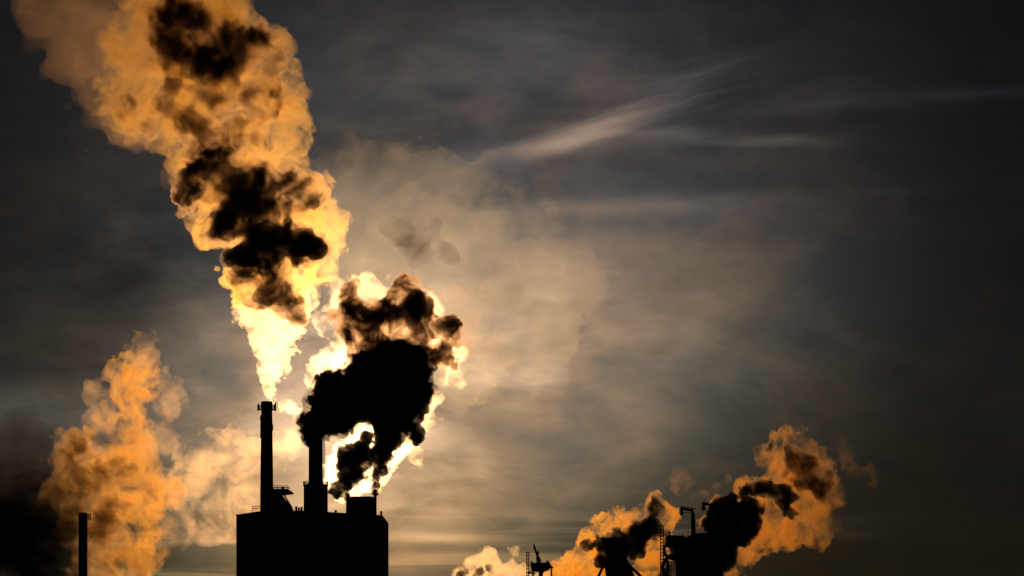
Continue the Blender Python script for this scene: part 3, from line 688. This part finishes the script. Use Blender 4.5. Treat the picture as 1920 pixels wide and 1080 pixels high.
m_d7 = smoke('thick_works_smoke', 0.7, (0.5, 0.46, 0.42), 0.85, 0.4, 1.5, 0.1, 3)
puff('near_smoke', m_d7, 1483.0, [(1124,1013,9),(1138,1005,9),(1152,1004,10),(1166,1012,11),(1176,1026,11),(1128,1028,10),(1160,1024,12),(1182,1042,8),(1140,1040,8),(1132,1056,7)], 0.7, (6, 3, 1.5, .9), (2.0, 1.6, 1.1, .6), pl7, warp=(2, 6), seed=61)
puff('dense_core', m_d7, YR, d7, 0.8, (8, 4, 2, 1.1), (2.2, 1.8, 1.2, .7), pl7, warp=(2, 8), seed=16)

pl8 = plume('smoke_plume', 'long orange and black plume drifting right from the blast furnace', 'smoke plume', 1350, 1015, YR)
o8 = [(1335,960,14),(1322,975,12),(1350,950,22),(1385,935,20),(1400,915,20),(1420,905,16),(1440,905,18),(1440,935,40),(1475,925,30),(1455,880,26),(1435,848,15),(1428,852,11),(1470,840,26),(1472,818,16),(1500,840,30),(1525,865,30),(1545,900,28),(1500,900,50),(1540,940,40),(1555,980,18),(1530,990,40),(1490,985,45),(1450,990,40),(1420,1015,32),(1395,1040,26),(1375,1065,22),(1365,1090,20),(1535,1005,14),(1490,1005,18),(1340,985,22),(1330,1050,30)]
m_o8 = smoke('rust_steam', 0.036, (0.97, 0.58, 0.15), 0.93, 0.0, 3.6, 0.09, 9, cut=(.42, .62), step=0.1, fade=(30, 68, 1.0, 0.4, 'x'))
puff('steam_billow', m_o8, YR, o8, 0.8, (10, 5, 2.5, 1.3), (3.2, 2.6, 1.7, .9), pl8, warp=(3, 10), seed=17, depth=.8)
d8 = [(1340,965,14),(1355,955,18),(1370,950,16),(1395,955,22),(1410,960,16),(1375,975,30),(1395,985,22),(1345,990,24),(1360,1015,30),(1385,1010,18),(1335,1020,22),(1345,1050,24),(1330,1075,24),(1365,1045,14),(1408,975,12)]
m_d8 = smoke('furnace_smoke', 0.8, (0.22, 0.20, 0.18), 0.7, 0.15, 1.8, 0.12, 7, step=0.1)
puff('black_core', m_d8, YR, d8, 0.8, (8, 4, 2, 1.1), (2.6, 2.1, 1.4, .8), pl8, warp=(1.5, 8), seed=18)
e8 = [(1402,922,14),(1425,912,16),(1445,918,16),(1465,925,18),(1480,935,14),(1475,955,13),(1482,965,7),(1435,840,7),(1445,835,7)]
puff('dense_core', m_d7, YR, e8, 0.8, (7, 3.6, 1.8, 1), (2.0, 1.7, 1.1, .7), pl8, warp=(1.5, 8), seed=19)
e9 = [(1480,845,12),(1485,860,18),(1505,870,20),(1525,880,20),(1548,892,16),(1520,898,22),(1552,910,12),(1535,918,18),(1500,900,16),(1470,890,12),(1540,935,10)]
puff('soft_core', smoke('umber_core', 0.28, (0.5, 0.36, 0.25), 0.85, 0.2, 2.0, 0.12, 7, step=0.12), YR, e9, 0.8, (8, 4, 2, 1), (2.4, 1.9, 1.2, .6), pl8, warp=(2, 8), seed=20)

pl9 = plume('steam_plume', 'cream steam puffs with a small dark heart, low beside the short ladder mast', 'steam plume', 900, 1085, YR)
o9 = [(850,1078,10),(862,1068,11),(880,1062,14),(900,1052,16),(920,1044,15),(928,1058,20),(900,1075,25),(940,1075,18),(870,1080,18),(962,1080,14),(958,1055,11),(962,1035,9),(975,1070,14),(985,1080,14),(1010,1082,12),(1025,1078,10)]
m_o9 = smoke('cream_steam', 0.05, (0.97, 0.88, 0.72), 0.93, 0.2, 1.8, 0.09, 4, cut=(.36, .62))
puff('steam_billow', m_o9, YR, o9, 0.7, (7, 3.4, 1.7, .9), (2.0, 1.3, .8, .5), pl9, warp=(2, 8), seed=21)
puff('dense_core', m_d7, YR, [(862,1080,9),(875,1072,8),(900,1070,10),(914,1066,8),(890,1078,8)], 0.7, (6, 3, 1.5), (1.2, .9, .6), pl9, warp=(1.5, 6), seed=22)

# --- thin drifting veils
def veil(label, Y, blobs, dens, seed, lo=0.0, vox=2.0, scale=.025, cut=(.36, .64), amps=(7, 4, 2), cells=(24, 11, 5), color=(.95, .92, .9), g=.86, fade=None, depth=.7, hi=2.0, warp=(6, 20)):
    o = plume('steam_cloud', label, 'steam cloud', blobs[0][0], blobs[0][1], Y)
    mt = smoke('veil_steam', dens, color, g, lo, hi, scale, 8, cut=cut, fade=fade, step=.12)
    puff('steam_veil', mt, Y, blobs, vox, cells, amps, o, warp=warp, seed=seed, depth=depth)
    return o
veil('huge thin tan cloud spreading right from behind the orange and black plumes', 1900.0,
     [(640,320,60),(700,340,80),(780,370,80),(860,370,70),(920,400,70),(990,440,70),(1040,490,75),(1060,540,70),(1020,580,90),(950,560,120),(860,500,130),(760,480,120),(680,440,100),(900,620,110),(800,620,120),(1010,620,70),(700,560,90),(860,690,70),(620,420,60)], 0.0020, 30, lo=.2, hi=2.0, vox=2.2, scale=.022, color=(.82,.92,1.0), g=.9, cells=(34, 16, 8, 4), amps=(9, 7, 5, 3), warp=(8, 30))
veil('reddish brown smudge of thin smoke hanging over the peak of the black plume', 1100.0,
     [(755,440,34),(800,435,24),(720,430,22),(780,465,26),(835,470,20)], 0.055, 36, vox=1.2, scale=.06, cut=(.38,.66), color=(.35,.22,.16), g=.6, amps=(3, 2, 1.2), cells=(12, 6, 3), warp=(5, 12))
veil('faint pale cloud bank fading out right of the huge tan cloud', 2300.0,
     [(1200,560,110),(1300,560,100),(1260,480,90),(1380,600,90),(1150,640,100),(1400,510,60),(1240,660,80)], 0.0003, 35, vox=3.4, scale=.02, color=(.80,.95,1.0), g=.9, cells=(40, 18, 8), amps=(10, 6, 3), warp=(12, 40))
veil('hazy pink veil trailing off at the upper left from the tall orange plume', 1030.0,
     [(300,60,90),(230,90,85),(160,60,80),(120,120,60),(180,170,60),(100,20,70),(220,-20,90),(120,-60,90),(240,230,50),(160,230,30),(280,250,30),(310,330,22),(260,20,80),(300,150,50),(230,160,50)], 0.016, 31, lo=.15, hi=2.0, vox=1.2, scale=.035, color=(.95,.72,.5), amps=(6, 4, 2.5, 1.2), cells=(18, 9, 4.5, 2.2), fade=(-15, 22, .6, 1.0, 'x'))
veil('wisps of rosy steam trailing off right of the orange blast furnace plume', YR + 20,
     [(1580,850,15),(1590,875,17),(1608,882,13),(1628,886,10),(1575,830,12),(1560,870,14),(1640,900,8),(1565,900,12)], 0.014, 32, vox=.7, scale=.11, cut=(.38,.68), color=(.9,.6,.4), amps=(2, 1.2, .8), cells=(7, 3.5, 1.8), warp=(3, 6))
veil('small wisp of steam hanging above the bleeder pipes', YR + 20,
     [(1275,885,12),(1285,905,13),(1272,920,9),(1300,925,7),(1320,925,10),(1345,915,12),(1330,935,9),(1270,905,12),(1365,900,10)], 0.018, 33, vox=.7, scale=.11, cut=(.38,.68), color=(.9,.6,.4), amps=(2, 1.2, .8), cells=(7, 3.5, 1.8), warp=(3, 6))
veil('torn scraps of brown steam right of the dark smoke below the tan cloud', 1010.0,
     [(890,600,26),(920,650,24),(940,680,14),(915,720,12),(870,570,26),(840,560,20),(880,640,24),(900,540,14),(930,640,16),(950,670,12),(860,600,30),(905,735,9)], 0.05, 34, vox=.7, scale=.12, cut=(.45,.64), color=(.75,.6,.5), amps=(3, 2, 1), cells=(9, 4, 2), warp=(4, 8))
